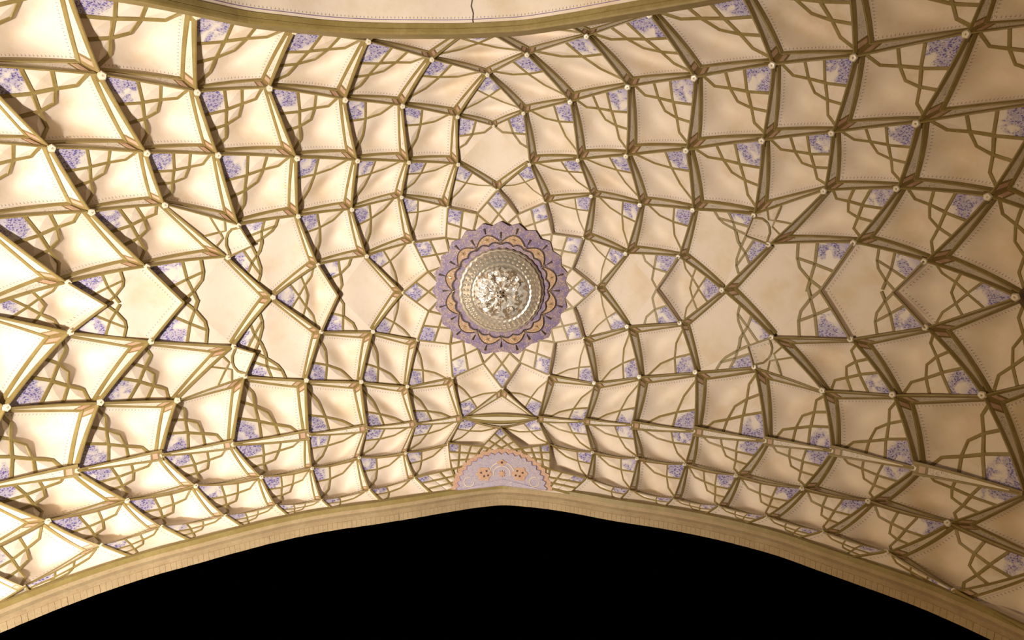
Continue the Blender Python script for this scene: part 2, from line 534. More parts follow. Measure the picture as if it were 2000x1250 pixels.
class Patch:
    """niche surface over a four-sided cell; (0,0) painted corner, (1,1) crown corner"""

    def __init__(s, c00, c10, c01, c11, hb=HB, bulge=BULGE, f10=FACE, f01=FACE):
        s.c = (c00, c10, c01, c11)      # curves: bottom v=0, right u=1, left u=0, top v=1
        s.corner = [c00(0), c00(1), c11(0), c11(1)]
        a, b, c, d = s.corner
        s.L = 0.25 * (np.linalg.norm(b - a) + np.linalg.norm(c - a) + np.linalg.norm(d - b) + np.linalg.norm(d - c))
        s.n = vn((a + b + c + d) / 4)
        steep = 0.62 if s.n[1] > 0.45 and hb == HB else 1.0     # the tiers that drop to the front arch are flatter
        s.hb, s.bulge = hb * s.L * steep, bulge * s.L
        s.flat = s.straight = f10 == 0.0
        s.scoop = bulge == BULGE
        s.fr, s.ft = f10, f01           # face width along the u=1 edge and along the v=1 edge

    def crest(s, u, v):
        cb, cr, cl, ct = s.c
        a, b, c, d = s.corner
        return ((1 - v) * cb(u) + v * ct(u) + (1 - u) * cl(v) + u * cr(v)
                - ((1 - u) * (1 - v) * a + u * (1 - v) * b + (1 - u) * v * c + u * v * d))

    def dr(s, v):                        # width of the rib face at the u=1 edge
        return s.fr if s.fr < 0.05 else 2 * BW + 0.004 + (s.fr - 2 * BW) * v

    def dt(s, u):
        return s.ft if s.ft < 0.05 else 2 * BW + 0.004 + (s.ft - 2 * BW) * u

    def uvmap(s, a, b):                  # panel square -> (u, v)
        u, v = a, b
        for _ in range(4):
            u = a * (1 - s.dr(v))
            v = b * (1 - s.dt(u))
        return u, v

    def depth(s, u, v):                  # shallow at the painted corner, full depth towards the sides
        if s.flat:
            return s.hb
        k = min(max(u, v) / 0.8, 1.0)
        return s.hb * (0.45 + 0.55 * k * k * (3 - 2 * k))

    def surf(s, u, v, off=0.0):          # niche surface; off = towards the room
        aa = min(max(u / (1 - s.dr(v)), 0), 1)
        bb = min(max(v / (1 - s.dt(u)), 0), 1)
        g = math.sin(math.pi * aa) * math.sin(math.pi * bb)
        if s.scoop:                      # the plain panel is hollowed out beyond the straps
            k = min(max((aa + bb - 0.80) / 0.62, 0.0), 1.0)
            g = g * (0.22 + 1.75 * k * k * (3 - 2 * k))
        if s.straight:
            a, b, c, d = s.corner
            return (1 - u) * (1 - v) * a + u * (1 - v) * b + (1 - u) * v * c + u * v * d + s.n * (s.hb - off)
        return s.crest(u, v) + s.n * (s.depth(u, v) + s.bulge * g - off)

    def normal(s, u, v):
        e = 0.02
        u0, v0 = min(max(u, e), 1 - e), min(max(v, e), 1 - e)
        du = s.surf(u0 + e, v0) - s.surf(u0 - e, v0)
        dv = s.surf(u0, v0 + e) - s.surf(u0, v0 - e)
        n = nrm(np.cross(du, dv))
        if np.dot(n, s.n) > 0:
            n = -n
        return n                          # towards the room

    def orient(s):                        # +1 when (u,v,room) is right handed
        a, b, c, d = s.corner
        return np.dot(np.cross(b - a, c - a), -s.n) > 0


def polyline(pts, step=0.06):
    out = [V(pts[0], float)]
    for a, b in zip(pts[:-1], pts[1:]):
        a, b = V(a, float), V(b, float)
        k = max(1, int(np.linalg.norm(b - a) / step))
        for i in range(1, k + 1):
            out.append(a + (b - a) * i / k)
    return out


def strap_on(p, pts, wd, th, parent, name='strap', mat=None):
    q = [V(a_, float) for a_ in pts]
    pos = [p.surf(u, v) for u, v in q]
    up = [p.normal(u, v) for u, v in q]
    sd = []
    for i in range(len(q)):
        t = pos[min(i + 1, len(q) - 1)] - pos[max(i - 1, 0)]
        sd.append(nrm(np.cross(up[i], t)))
    vs, fs = sweep([a - u * 0.006 for a, u in zip(pos, up)], sd, up, wd / 2, th + 0.006)
    return mesh_obj(name, vs, fs, mat or M_OLIVE, parent)


def facet_on(p, poly, rise, parent, name='facet', mat=None):
    """low pyramid set between the straps"""
    c = sum(V(q, float) for q in poly) / len(poly)
    vs = [p.surf(*(V(q, float) + (c - V(q, float)) * 0.05), 0.004) for q in poly]
    n = len(poly)
    vs.append(sum(vs) / n - p.n * rise)
    fs = [(i, (i + 1) % n, n) for i in range(n)]
    if not p.orient():
        fs = [f[::-1] for f in fs]
    return mesh_obj(name, vs, fs, mat or M_PLAIN, parent)


def painted_on(p, A, B, C, D, parent, off=0.006):
    k = 3
    vs, uv = [], []
    K4 = [p.surf(q[0], q[1], off) for q in (A, B, C, D)]
    for i in range(k):
        for j in range(k):
            s_, t_ = i / (k - 1), j / (k - 1)
            vs.append((1 - s_) * (1 - t_) * K4[0] + s_ * (1 - t_) * K4[1] + s_ * t_ * K4[2] + (1 - s_) * t_ * K4[3])
            uv.append((s_, t_))
    return mesh_obj('painted_panel', vs, grid_faces(k, k, not p.orient()), M_PAINT, parent, True, {'edge_a': uv})


S3 = [
    [(.375, 0), (.32, .29), (.235, .555), (.17, .77), (0, .92)],
    [(0, .375), (.29, .32), (.555, .235), (.77, .17), (.92, 0)],
    [(.63, 0), (.555, .235), (.44, .44), (.235, .555), (0, .63)],
]
S2 = [
    [(.36, 0), (.31, .31), (.21, .60), (0, .87)],
    [(0, .36), (.31, .31), (.60, .21), (.87, 0)],
]


def decorate(p, parent, three, wide=0.051, lim=1.0):
    wd = wide * p.L
    th = 0.36 * wd
    r = 0.016 * p.L
    if three:
        for pts in S3:
            strap_on(p, pts, wd, th, parent)
        painted_on(p, (0, 0), (.375, 0), (.305, .305), (0, .375), parent)
        for poly in ([(.375, 0), (.63, 0), (.555, .235), (.32, .29)], [(0, .375), (.29, .32), (.235, .555), (0, .63)],
                     [(.32, .29), (.555, .235), (.44, .44), (.235, .555)], [(.63, 0), (.92, 0), (.77, .17), (.555, .235)],
                     [(0, .63), (.235, .555), (.17, .77), (0, .92)]):
            facet_on(p, poly, r, parent)
    else:
        for pts in S2:
            strap_on(p, pts, wd, th, parent)
        painted_on(p, (0, 0), (.36, 0), (.31, .31), (0, .36), parent)
        for poly in ([(.36, 0), (.87, 0), (.60, .21), (.31, .31)], [(0, .36), (.31, .31), (.21, .60), (0, .87)]):
            facet_on(p, poly, r, parent)


def decorate_hex(p, parent, three, wd):
    th = 0.36 * wd
    r = 0.016 * p.L
    if three:
        for pts in ([(.43, 0), (.29, .456), (.22, .80), (.163, 1.06)], [(0, .62), (.29, .456), (.55, .325)],
                    [(0, 1), (.22, .80), (.446, .53), (.55, .325), (.66, 0)]):
            strap_on(p, pts, wd, th, parent)
        painted_on(p, (0, 0), (.43, 0), (.29, .456), (0, .62), parent)
        for poly in ([(.43, 0), (.66, 0), (.55, .325), (.29, .456)], [(0, .62), (.29, .456), (.22, .80), (0, 1)],
                     [(.29, .456), (.55, .325), (.446, .53), (.22, .80)]):
            facet_on(p, poly, r, parent)
    else:
        for pts in ([(.42, 0), (.30, .40), (.20, .74), (0, 1)], [(0, .50), (.30, .40), (.55, .20), (.68, 0)]):
            strap_on(p, pts, wd, th, parent)
        painted_on(p, (0, 0), (.42, 0), (.30, .40), (0, .50), parent)
        for poly in ([(.42, 0), (.68, 0), (.55, .20), (.30, .40)], [(0, .50), (.30, .40), (.20, .74), (0, 1)]):
            facet_on(p, poly, r, parent)


def panel_mesh(p, name, parent, n=17):
    vs, ea, eb = [], [], []
    a0, b0, c0, d0 = p.corner
    Lr = np.linalg.norm(d0 - b0)
    Lt = np.linalg.norm(d0 - c0)
    Lu = 0.5 * (np.linalg.norm(b0 - a0) + Lt)
    Lv = 0.5 * (np.linalg.norm(c0 - a0) + Lr)
    for i in range(n):
        for j in range(n):
            a, b = i / (n - 1), j / (n - 1)
            u, v = p.uvmap(a, b)
            vs.append(p.surf(u, v))
            ea.append(((1 - a) * Lu * 0.93, b * Lr))
            eb.append(((1 - b) * Lv * 0.93, a * Lt))
    return mesh_obj(name, vs, grid_faces(n, n, not p.orient()), M_PANEL, parent, True, {'edge_a': ea, 'edge_b': eb})


RIBS = {}           # (tapered node, wide node) -> dict(face=(patch, which), wall=patch)


def note_face(a, b, p, which):
    RIBS.setdefault((a, b), {})['face'] = (p, which)


def note_wall(a, b, p, which):
    RIBS.setdefault((a, b), {}).setdefault('wall', []).append((p, which))


ceiling = empty('ceiling', 'structure')


def in_view(ids):
    xs = [PX[i][0] for i in ids]
    ys = [PX[i][1] for i in ids]
    return max(xs) > -10 and min(xs) < 2010 and max(ys) > -10


def build_cell(B, S1, S2, P):
    thin1 = P in THIN or S1 in THIN or P in ARCH_FEET
    thin2 = P in THIN or S2 in THIN or P in ARCH_FEET
    edge_cell = P in ARCH_FEET
    p = Patch(lambda t: edge_curve(B, S1, t), lambda t: edge_curve(S1, P, t), lambda t: edge_curve(B, S2, t), lambda t: edge_curve(S2, P, t),
              hb=0.03 if edge_cell else HB, bulge=0.02 if edge_cell else BULGE,
              f10=0.025 if thin1 else FACE, f01=0.025 if thin2 else FACE)
    o = panel_mesh(p, 'vault_cell', ceiling)
    dx = abs(PX[B][0] - 977)
    three = dx > 420 or (PX[B][1] < 180 and dx > 190)
    decorate(p, o, three)
    note_face(S1, P, p, 'r')
    note_face(S2, P, p, 't')
    note_wall(B, S1, p, 'b')
    note_wall(B, S2, p, 'l')


def build_hex(X, B1, S1, P, S2, B2):
    mid = lambda a, b: (lambda t: P3[a] + (P3[b] - P3[a]) * t)
    thin = P in THIN
    p = Patch(mid(X, S1), lambda t: edge_curve(S1, P, t), mid(X, S2), lambda t: edge_curve(S2, P, t),
              bulge=0.02, f10=0.025 if thin else FACE * 0.9, f01=0.025 if thin else FACE * 0.9)
    p.flat = True
    o = panel_mesh(p, 'vault_cell', ceiling, 15)
    note_face(S1, P, p, 'r')
    note_face(S2, P, p, 't')
    dx = abs(PX[X][0] - 977)
    ends = []
    for B, S in ((B1, S1), (B2, S2)):
        M = (P3[S] + P3[X]) / 2
        w = Patch((lambda t, B=B, S=S: edge_curve(B, S, t)), (lambda t, S=S, M=M: P3[S] + (M - P3[S]) * t), (lambda t, B=B: edge_curve(B, X, t)),
                  (lambda t, M=M: P3[X] + (M - P3[X]) * t), hb=HB * p.L / 1.0, bulge=0.0, f10=0.0, f01=0.0)
        w.hb = p.hb
        w.n = p.n
        k = 7
        vs = [w.surf(i / (k - 1), j / (k - 1)) for i in range(k) for j in range(k)]
        mesh_obj('strap_ground', vs, grid_faces(k, k, not w.orient()), M_PLAIN, o, True)
        F = P3[S] + P3[X] - P3[B]
        wd_ = Patch((lambda t, B=B, S=S: edge_curve(B, S, t)), (lambda t, S=S, F=F: P3[S] + (F - P3[S]) * t), (lambda t, B=B: edge_curve(B, X, t)),
                    (lambda t, F=F: P3[X] + (F - P3[X]) * t), bulge=0.0, f10=0.0, f01=0.0)
        wd_.hb = p.hb - 0.012 * p.L
        wd_.n = p.n
        decorate_hex(wd_, o, dx > 330, 0.055 * p.L)
        ends.append(wd_.surf(.163, 1.06))
        note_wall(B, S, w, 'b')
        note_wall(B, X, w, 'l')
    if dx > 330 and np.linalg.norm(ends[0] - ends[1]) > 0.08:
        sd = nrm(np.cross(p.n, ends[1] - ends[0]))
        v_, f_ = sweep([ends[0] + p.n * 0.006, ends[1] + p.n * 0.006], [sd, sd], [-p.n, -p.n], 0.0275 * p.L, 0.02 * p.L)
        mesh_obj('strap', v_, f_, M_OLIVE, o)


for c in CELLS:
    if in_view(c):
        build_cell(*c)
for h in HEXES:
    build_hex(*h)


# plain plaster shell the cells hang from; it runs on beyond them to the springing at both sides
vs = []
sx_, sy_ = np.linspace(-8.0, 8.0, 65), np.linspace(-4.6, Y0 + 0.15, 41)
for x in sx_:
    for y in sy_:
        q = V([x, y, vz(x, y)])
        q = q + vn(q) * 0.8
        q[1] = min(q[1], Y0 + 0.18)
        vs.append(V([q[0], q[1], max(q[2], -EYE)]))
mesh_obj('vault_shell', vs, grid_faces(65, 41), M_PLAIN, ceiling, True)


# the four small squinch niches: long plain cell, strap crossing, little arched niche in the tip
def build_squinch(B, S1, S2, P):
    p = Patch(lambda t: edge_curve(B, S1, t), lambda t: edge_curve(S1, P, t), lambda t: edge_curve(B, S2, t), lambda t: edge_curve(S2, P, t),
              hb=0.05, bulge=0.05, f10=0.025, f01=0.025)
    o = panel_mesh(p, 'vault_cell', ceiling)
    wd = 0.05 * p.L
    for pts in ([(.61, 0), (.505, .465), (.42, .66), (0, .81)], [(0, .61), (.465, .505), (.66, .42), (.81, 0)]):
        strap_on(p, pts, wd, 0.4 * wd, o)
    strap_on(p, [(1.0, .10), (.82, .30), (.66, .50), (.50, .66), (.30, .82), (.10, 1.0)], wd, 0.8 * wd, o, 'niche_rim')
    for poly in ([(.61, 0), (.81, 0), (.66, .42), (.505, .485)], [(0, .61), (.485, .505), (.42, .66), (0, .81)]):
        facet_on(p, poly, 0.012, o)
    note_face(S1, P, p, 'r')
    note_face(S2, P, p, 't')
    note_wall(B, S1, p, 'b')
    note_wall(B, S2, p, 'l')


for q in SQUINCHES:
    build_squinch(*q)


# triangular cell below the medallion and the one under the ridge
def tri_cell(A, B, P, hb):
    M = (P3[A] + P3[B]) / 2
    p = Patch(lambda t: M + (P3[A] - M) * t, lambda t: edge_curve(A, P, t), lambda t: M + (P3[B] - M) * t, lambda t: edge_curve(B, P, t),
              hb=hb, bulge=0.03, f10=FACE, f01=FACE)
    p.flat = True
    panel_mesh(p, 'vault_cell', ceiling)
    note_face(A, P, p, 'r')
    note_face(B, P, p, 't')


tri_cell(84, 82, 83, 0.07)
tri_cell(84, 82, 123, 0.07)


def ridge_beam(a, b):
    A, B = P3[a], P3[b]
    n = 15
    up = -vn((A + B) / 2)
    sd = nrm(np.cross(up, B - A))
    rib = None
    for nm, off, hw, lift, mat in (('rib', 0.0, 0.075, 0.02, M_RIB), ('border', -1.0, 0.018, 0.045, M_OLIVE), ('border', 1.0, 0.018, 0.045, M_OLIVE),
                                   ('floral_inlay', 0.0, 0.040, 0.030, M_STARW)):
        pts, sds = [], []
        vs, fs = [], []
        for i in range(n):
            t = i / (n - 1)
            bow = math.sin(math.pi * t)
            c = edge_curve(a, b, t, 0.03) + sd * (off * 0.058 * bow)
            h = hw * (bow if nm in ('rib', 'floral_inlay') else 1.0)
            vs += [c - sd * h - up * 0.03, c - sd * h * 0.8 + up * lift, c + sd * h * 0.8 + up * lift, c + sd * h - up * 0.03]
        for i in range(n - 1):
            q, r = 4 * i, 4 * i + 4
            for k in range(4):
                fs.append((q + k, r + k, r + (k + 1) % 4, q + (k + 1) % 4))
        o = mesh_obj(nm, vs, fs, mat, rib or ceiling)
        rib = rib or o


ridge_beam(84, 82)


def ridge_rib(a, b):
    """tapering rib along the fold of the vault, cells on both sides start at it"""
    A, B = P3[a], P3[b]
    L = np.linalg.norm(B - A)
    up = -vn((A + B) / 2)
    sd = nrm(np.cross(up, B - A))
    n = 11
    rib = None

    def lath(nm, o0, o1, w0, w1, lift, mat, t0=0.0, t1=1.0, uv=False):
        vs, fs, uvs = [], [], []
        for i in range(n):
            k = i / (n - 1)
            t = t0 + (t1 - t0) * k
            c = edge_curve(a, b, t) + sd * (L * (o0 + (o1 - o0) * t))
            h = L * (w0 + (w1 - w0) * t)
            vs += [c - sd * h - up * 0.02 * L, c - sd * h * 0.85 + up * lift, c + sd * h * 0.85 + up * lift, c + sd * h - up * 0.02 * L]
            uvs += [(k, 0.0), (k, 0.15), (k, 0.85), (k, 1.0)]
        for i in range(n - 1):
            q, r = 4 * i, 4 * i + 4
            for k in range(4):
                fs.append((q + k, r + k, r + (k + 1) % 4, q + (k + 1) % 4))
        fs += [(0, 1, 2, 3), (4 * n - 1, 4 * n - 2, 4 * n - 3, 4 * n - 4)]
        return mesh_obj(nm, vs, fs, mat, rib or ceiling, False, {'edge_a': uvs} if uv else None)

    rib = lath('rib', 0, 0, 0.020, 0.075, 0.006 * L, M_RIB)
    lath('border', -0.010, -0.062, 0.013, 0.015, 0.016 * L, M_OLIVE)
    lath('border', 0.010, 0.062, 0.013, 0.015, 0.016 * L, M_OLIVE)
    lath('floral_inlay', 0, 0, 0.004, 0.048, 0.010 * L, M_FLORAL, 0.12, 0.86, True)
    lath('lozenge', 0, 0, 0.004, 0.046, 0.012 * L, M_ROSE, 0.885, 0.945)


RIDGE = [(408, 94), (94, 95), (95, 96), (96, 97), (97, 98), (98, 85), (85, 84), (502, 77), (77, 76), (76, 78), (78, 79), (79, 80), (80, 81), (81, 82)]
for q in RIDGE:
    ridge_rib(*q)


# ------------------------------------------------------------------ ribs
def face_pt(p, which, t, q, lift=0.0):
    """point on the rib face: t along from the tapered end, q = 0 crest .. 1 outer edge"""
    if which == 'r':
        d = p.dr(t)
        v = t * (1 - p.dt(1) * 0.93 * q)
        u = 1 - d * q
    else:
        d = p.dt(t)
        u = t * (1 - p.dr(1) * 0.93 * q)
        v = 1 - d * q
    return p.crest(u, v) + p.n * (p.hb * q - lift)


def strip(p, which, t0, t1, qa, qb, lift, n, name, mat, parent, thick=0.0, uv=False):
    """strip of the rib face from q=qa(t) to q=qb(t); raised bar when thick > 0"""
    vs, uvs = [], []
    lo, hi = [], []
    for i in range(n):
        t = t0 + (t1 - t0) * i / (n - 1)
        lo.append(face_pt(p, which, t, qa(t), lift))
        hi.append(face_pt(p, which, t, qb(t), lift))
        uvs += [(i / (n - 1), 0.0), (i / (n - 1), 1.0)]
    if thick == 0:
        for a, b in zip(lo, hi):
            vs += [a, b]
        fs = [(2 * i, 2 * i + 1, 2 * i + 3, 2 * i + 2) for i in range(n - 1)]
        o = mesh_obj(name, vs, fs, mat, parent, False, {'edge_a': uvs} if uv else None)
        return o
    pts, sd, up = [], [], []
    t_prev = None
    for i in range(n):
        c = (lo[i] + hi[i]) / 2
        pts.append(c)
        s = hi[i] - lo[i]
        k = min(i + 1, n - 1)
        k0 = max(i - 1, 0)
        tang = (lo[k] + hi[k] - lo[k0] - hi[k0])
        nn = nrm(np.cross(s, tang))
        if np.dot(nn, p.n) > 0:
            nn = -nn
        sd.append(s)
        up.append(nn)
    vs, fs = [], []
    for c, s, u in zip(pts, sd, up):
        vs += [c - s * 0.5 - u * 0.003, c - s * 0.4 + u * thick, c + s * 0.4 + u * thick, c + s * 0.5 - u * 0.003]
    for i in range(n - 1):
        a, b = 4 * i, 4 * i + 4
        for k in range(4):
            k2 = (k + 1) % 4
            fs.append((a + k, b + k, b + k2, a + k2))
    fs += [(0, 1, 2, 3), (4 * n - 1, 4 * n - 2, 4 * n - 3, 4 * n - 4)]
    return mesh_obj(name, vs, fs, mat, parent)


def build_rib(a, b, d):
    n = 12
    A, B = P3[a], P3[b]
    L = np.linalg.norm(B - A)
    thin = a in THIN or b in THIN or b in ARCH_FEET or a in ARCH_FEET
    if a in ARCH_FEET and b in ARCH_FEET:
        return
    vs, fs = [], []

    def add_grid(rows):
        k = len(vs)
        m2 = len(rows[0])
        for r in rows:
            vs.extend(r)
        for i in range(len(rows) - 1):
            for j in range(m2 - 1):
                q = k + i * m2 + j
                fs.append((q, q + m2, q + m2 + 1, q + 1))
    if 'face' in d:
        p, wh = d['face']
        add_grid([[face_pt(p, wh, i / (n - 1), q) for q in (0.0, 0.5, 1.0)] for i in range(n)])
    for p, wh in d.get('wall', []):
        rows = []
        for i in range(n):
            t = i / (n - 1)
            c = p.crest(t, 0) if wh == 'b' else p.crest(0, t)
            c2 = p.surf(t, 0.004) if wh == 'b' else p.surf(0.004, t)
            rows.append([c, c2])
        add_grid(rows)
    if thin:
        rib = mesh_obj('rib', vs, fs, M_PLAIN, ceiling) if vs else None
        pts, sd, up = [], [], []
        for i in range(9):
            t = i / 8
            c = edge_curve(a, b, t)
            nn = vn(c)
            pts.append(c)
            up.append(-nn)
            sd.append(nrm(np.cross(nn, B - A)))
        hw = 0.022 * L ** 0.5 * 0.9
        v2, f2 = sweep([q + vn(q) * 0.01 for q in pts], sd, up, hw, 0.026)
        mesh_obj('border', v2, f2, M_OLIVE, rib if rib else ceiling)
        return
    rib = mesh_obj('rib', vs, fs, M_RIB, ceiling)
    if 'face' not in d:
        return
    p, wh = d['face']
    dd = p.dr if wh == 'r' else p.dt
    th = 0.012 * p.L
    one = lambda t: BW / dd(t)
    strip(p, wh, 0.0, 0.975, lambda t: 0.0, one, 0.0, n, 'border', M_OLIVE, rib, th)
    strip(p, wh, 0.0, 0.985, lambda t: 1 - one(t), lambda t: 1.0, 0.0, n, 'border', M_OLIVE, rib, th)
    strip(p, wh, 0.10, 0.855, one, lambda t: 1 - one(t), 0.004, 9, 'floral_inlay', M_FLORAL, rib, 0.0, True)
    strip(p, wh, 0.885, 0.945, one, lambda t: 1 - one(t), 0.006, 3, 'lozenge', M_ROSE, rib, 0.006)


for (a, b), d in RIBS.items():
    if in_view((a, b)) and not ((a, b) in RIDGE and 'face' in d):
        build_rib(a, b, d)


# ------------------------------------------------------------------ pendant stars at the nodes
def boss(nid, size, points):
    c = P3[nid]
    n = vn(c)
    up = -n
    ax = nrm(np.cross(up, V([0.0, 1.0, 0.0])))
    ay = np.cross(up, ax)
    rot = random.uniform(0, 1.2)
    base = c + n * 0.015
    # plaster pendant
    vs = []
    k = points * 2
    for lev, sc in ((0.0, 1.30), (0.55, 0.95)):
        for i in range(k):
            a = rot + math.pi * 2 * i / k
            r = size * sc * (1.0 if i % 2 == 0 else 0.86)
            vs.append(base + ax * (r * math.cos(a)) + ay * (r * math.sin(a)) + up * (size * lev))
    vs.append(base + up * size * 0.6)
    fs = [(i, (i + 1) % k, k + (i + 1) % k, k + i) for i in range(k)]
    fs += [(k + i, k + (i + 1) % k, 2 * k) for i in range(k)]
    o = mesh_obj('pendant_star', vs, fs, M_STARW, ceiling)
    vs = []
    for i in range(k):
        a = rot + math.pi * 2 * i / k
        r = size * (0.50 if i % 2 == 0 else 0.26)
        vs.append(base + ax * (r * math.cos(a)) + ay * (r * math.sin(a)) + up * (size * 0.6))
    vs.append(base + up * size * 0.95)
    fs = [(i, (i + 1) % k, k) for i in range(k)]
    mesh_obj('mirror', vs, fs, M_MIRROR, o)


deg = {}
for (a, b), d in RIBS.items():
    for q in (a, b):
        deg.setdefault(q, []).append(np.linalg.norm(P3[a] - P3[b]))
for k in sorted(NODES):
    if k in THIN or k >= 200 or k not in deg:
        continue
    boss(k, 0.041 * float(np.mean(deg[k])), 5)


# ------------------------------------------------------------------ strap nets round the medallions
def net(center, axes, Ns, ps, disc, nsub, closed, name, half, th, surf_off=0.0):
    """Ns: painted ring corners; ps[i] lies between Ns[i] and Ns[i+1]; straps run on to the disc outline"""
    cx, cy = center
    ax, ay = axes

    def w2(q):
        return V([(q[0] - cx) / ax, (q[1] - cy) / ay])

    def px(q):
        return (cx + q[0] * ax, cy + q[1] * ay)

    def lift(q, off):
        if not closed:
            q = V([q[0], min(q[1], -0.17 + 0.15 * min(abs(q[0]), 1.3))])
        c = on_vault(*px(q))
        return c + vn(c) * (surf_off - off)

    root = empty(name)
    root.parent = ceiling
    m_ = len(Ns)
    n2 = [w2(PX[i]) for i in Ns]
    p2 = [None if i is None else w2(PX[i]) for i in ps]
    # ground plate
    ring = [] if closed else [p2[0]]
    for i in range(m_):
        ring.append(n2[i])
        ring.append(p2[i] if closed else p2[i + 1])
    vs, fs = [], []
    R = len(ring)
    for q in ring:
        for k in range(5):
            s = k / 4
            c0 = nrm(q) * disc * 0.8
            vs.append(lift(q + (c0 - q) * s, -0.012))
    rr = R if closed else R - 1
    for i in range(rr):
        j = (i + 1) % R
        for k in range(4):
            fs.append((i * 5 + k, j * 5 + k, j * 5 + k + 1, i * 5 + k + 1))
    mesh_obj('net_ground', vs, fs, M_PLAIN, root, True)

    def bar(a, b):
        pts = [lift(a + (b - a) * k / 5, -0.006) for k in range(6)]
        up = [-vn(q) for q in pts]
        sd = [nrm(np.cross(u, pts[-1] - pts[0])) for u in up]
        v_, f_ = sweep(pts, sd, up, half, th)
        mesh_obj('strap', v_, f_, M_OLIVE, root)

    def inter(a, da, b, db):
        M = np.stack([da, -db], 1)
        if abs(np.linalg.det(M)) < 1e-6:
            return None
        s = np.linalg.solve(M, b - a)
        return a + da * s[0]

    for i in range(m_):
        N = n2[i]
        pr = p2[i] if closed else p2[i + 1]
        pl = p2[i - 1] if closed else p2[i]
        thN = math.atan2(N[1], N[0])

        def ang(q):
            return (math.atan2(q[1], q[0]) - thN + math.pi) % (2 * math.pi) - math.pi
        ts = [(k + 1) / (nsub + 1) for k in range(nsub)]
        tall = [0.0] + ts + [1.0]
        lines = {}
        for sgn, pp, qq in ((1, pr, pl), (-1, pl, pr)):
            if pp is None and qq is None:
                continue
            if pp is None:                    # mirror the missing side at the end of a half net
                D = -abs(ang(qq)) * (1 if ang(qq) > 0 else -1)
                continue
            D = ang(pp)
            for t in tall:
                s0 = N + (pp - N) * t
                e = thN - 1.5 * D + 2 * D * t
                s1 = V([math.cos(e), math.sin(e)]) * disc
                lines[(sgn, t)] = (s0, s1 - s0)
                if t > 0 and (closed or s1[1] < 0.0):
                    bar(s0, s1)
        # tiles of the lattice
        if pr is None or pl is None:
            continue
        Q = {}
        for j, tj in enumerate(tall):
            for l, tl in enumerate(tall):
                if j == 0 and l == 0:
                    Q[(0, 0)] = N
                elif j == 0:
                    Q[(j, l)] = N + (pl - N) * tl
                elif l == 0:
                    Q[(j, l)] = N + (pr - N) * tj
                else:
                    a, da = lines[(1, tj)]
                    b, db = lines[(-1, tl)]
                    Q[(j, l)] = inter(a, da, b, db)
        for j in range(len(tall) - 1):
            for l in range(len(tall) - 1):
                qs = [Q[(j, l)], Q[(j + 1, l)], Q[(j + 1, l + 1)], Q[(j, l + 1)]]
                if any(q is None or np.linalg.norm(q) > 2.2 for q in qs) or min(np.linalg.norm(q) for q in qs) < disc * 0.78:
                    continue
                c = sum(qs) / 4
                vs = [lift(q + (c - q) * 0.04, 0.002) for q in qs] + [lift(c, 0.014)]
                if j == 0 and l == 0:
                    mesh_obj('painted_panel', vs, [(0, 1, 4), (1, 2, 4), (2, 3, 4), (3, 0, 4)], M_PAINT, root, False,
                             {'edge_a': [(0, 0), (1, 0), (1, 1), (0, 1), (.5, .5)]})
                else:
                    mesh_obj('net_tile', vs, [(0, 1, 4), (1, 2, 4), (2, 3, 4), (3, 0, 4)], M_PLAIN, root)
    return root


MC = (978.5, 564.0)
net(MC, (126, 131), [44, 45, 57, 58, 67, 68, 83, 86, 99, 100, 101, 43],
    [202, 207, 208, 209, 210, 213, 211, 206, 205, 204, 203, 201], 0.97, 1, True, 'strap_net', 0.019, 0.020)
HC = (980.0, 962.0)
net(HC, (97, 84), [140, 124, 123, 125, 139], [640, 156, 157, 158, 159, 639], 1.0, 2, False, 'strap_net', 0.017, 0.02)


# ------------------------------------------------------------------ mirror medallion on the crown
C0 = on_vault(*MC)
CN = vn(C0)
CU = -CN
RIM = [on_vault(MC[0] + 128 * math.cos(k * 0.2618), MC[1] + 132 * math.sin(k * 0.2618)) for k in range(24)]
C0 = C0 + CU * (float(np.mean([np.dot(q - C0, CU) for q in RIM])) - 0.02)
CX = nrm(np.cross(V([0.0, 1.0, 0.0]), CN))
CY = np.cross(CN, CX)
if CY[1] < 0:
    CY = -CY
RD = np.linalg.norm(on_vault(MC[0] + 128, MC[1]) - on_vault(MC[0] - 128, MC[1])) / 2 * 1.05      # disc radius in metres


def mp(r, a, h):
    return C0 + CX * (r * math.cos(a)) + CY * (r * math.sin(a)) + CU * h


med = empty('mirror_medallion')
med['label'] = 'round mirror-work medallion with a violet scalloped rim at the crown of the vault'
med['category'] = 'medallion'
TAU = 2 * math.pi


def radial(name, prof, mat, nseg=96, mod=None, parent=med, smooth=False):
    """surface of revolution about the medallion axis; prof = [(r, h)]; mod(a, r, h) -> (r, h)"""
    vs, fs = [], []
    k = len(prof)
    for i in range(nseg):
        a = TAU * i / nseg
        for r, h in prof:
            if mod:
                r, h = mod(a, r, h)
            vs.append(mp(r, a, h))
    for i in range(nseg):
        j = (i + 1) % nseg
        for q in range(k - 1):
            fs.append((i * k + q, j * k + q, j * k + q + 1, i * k + q + 1))
    return mesh_obj(name, vs, fs, mat, parent, smooth)


def scallop(a, r, h):
    if r > RD * 0.9:
        ph = (a / TAU * 24) % 1.0
        r = r * (0.965 + 0.06 * abs(2 * ph - 1))
    return r, h


radial('backplate', [(0.0, 0.03), (RD * 0.4, 0.055), (RD * 0.8, 0.055), (RD * 0.97, 0.05), (RD * 0.97, -0.10)], M_PURPLE, 144, scallop)
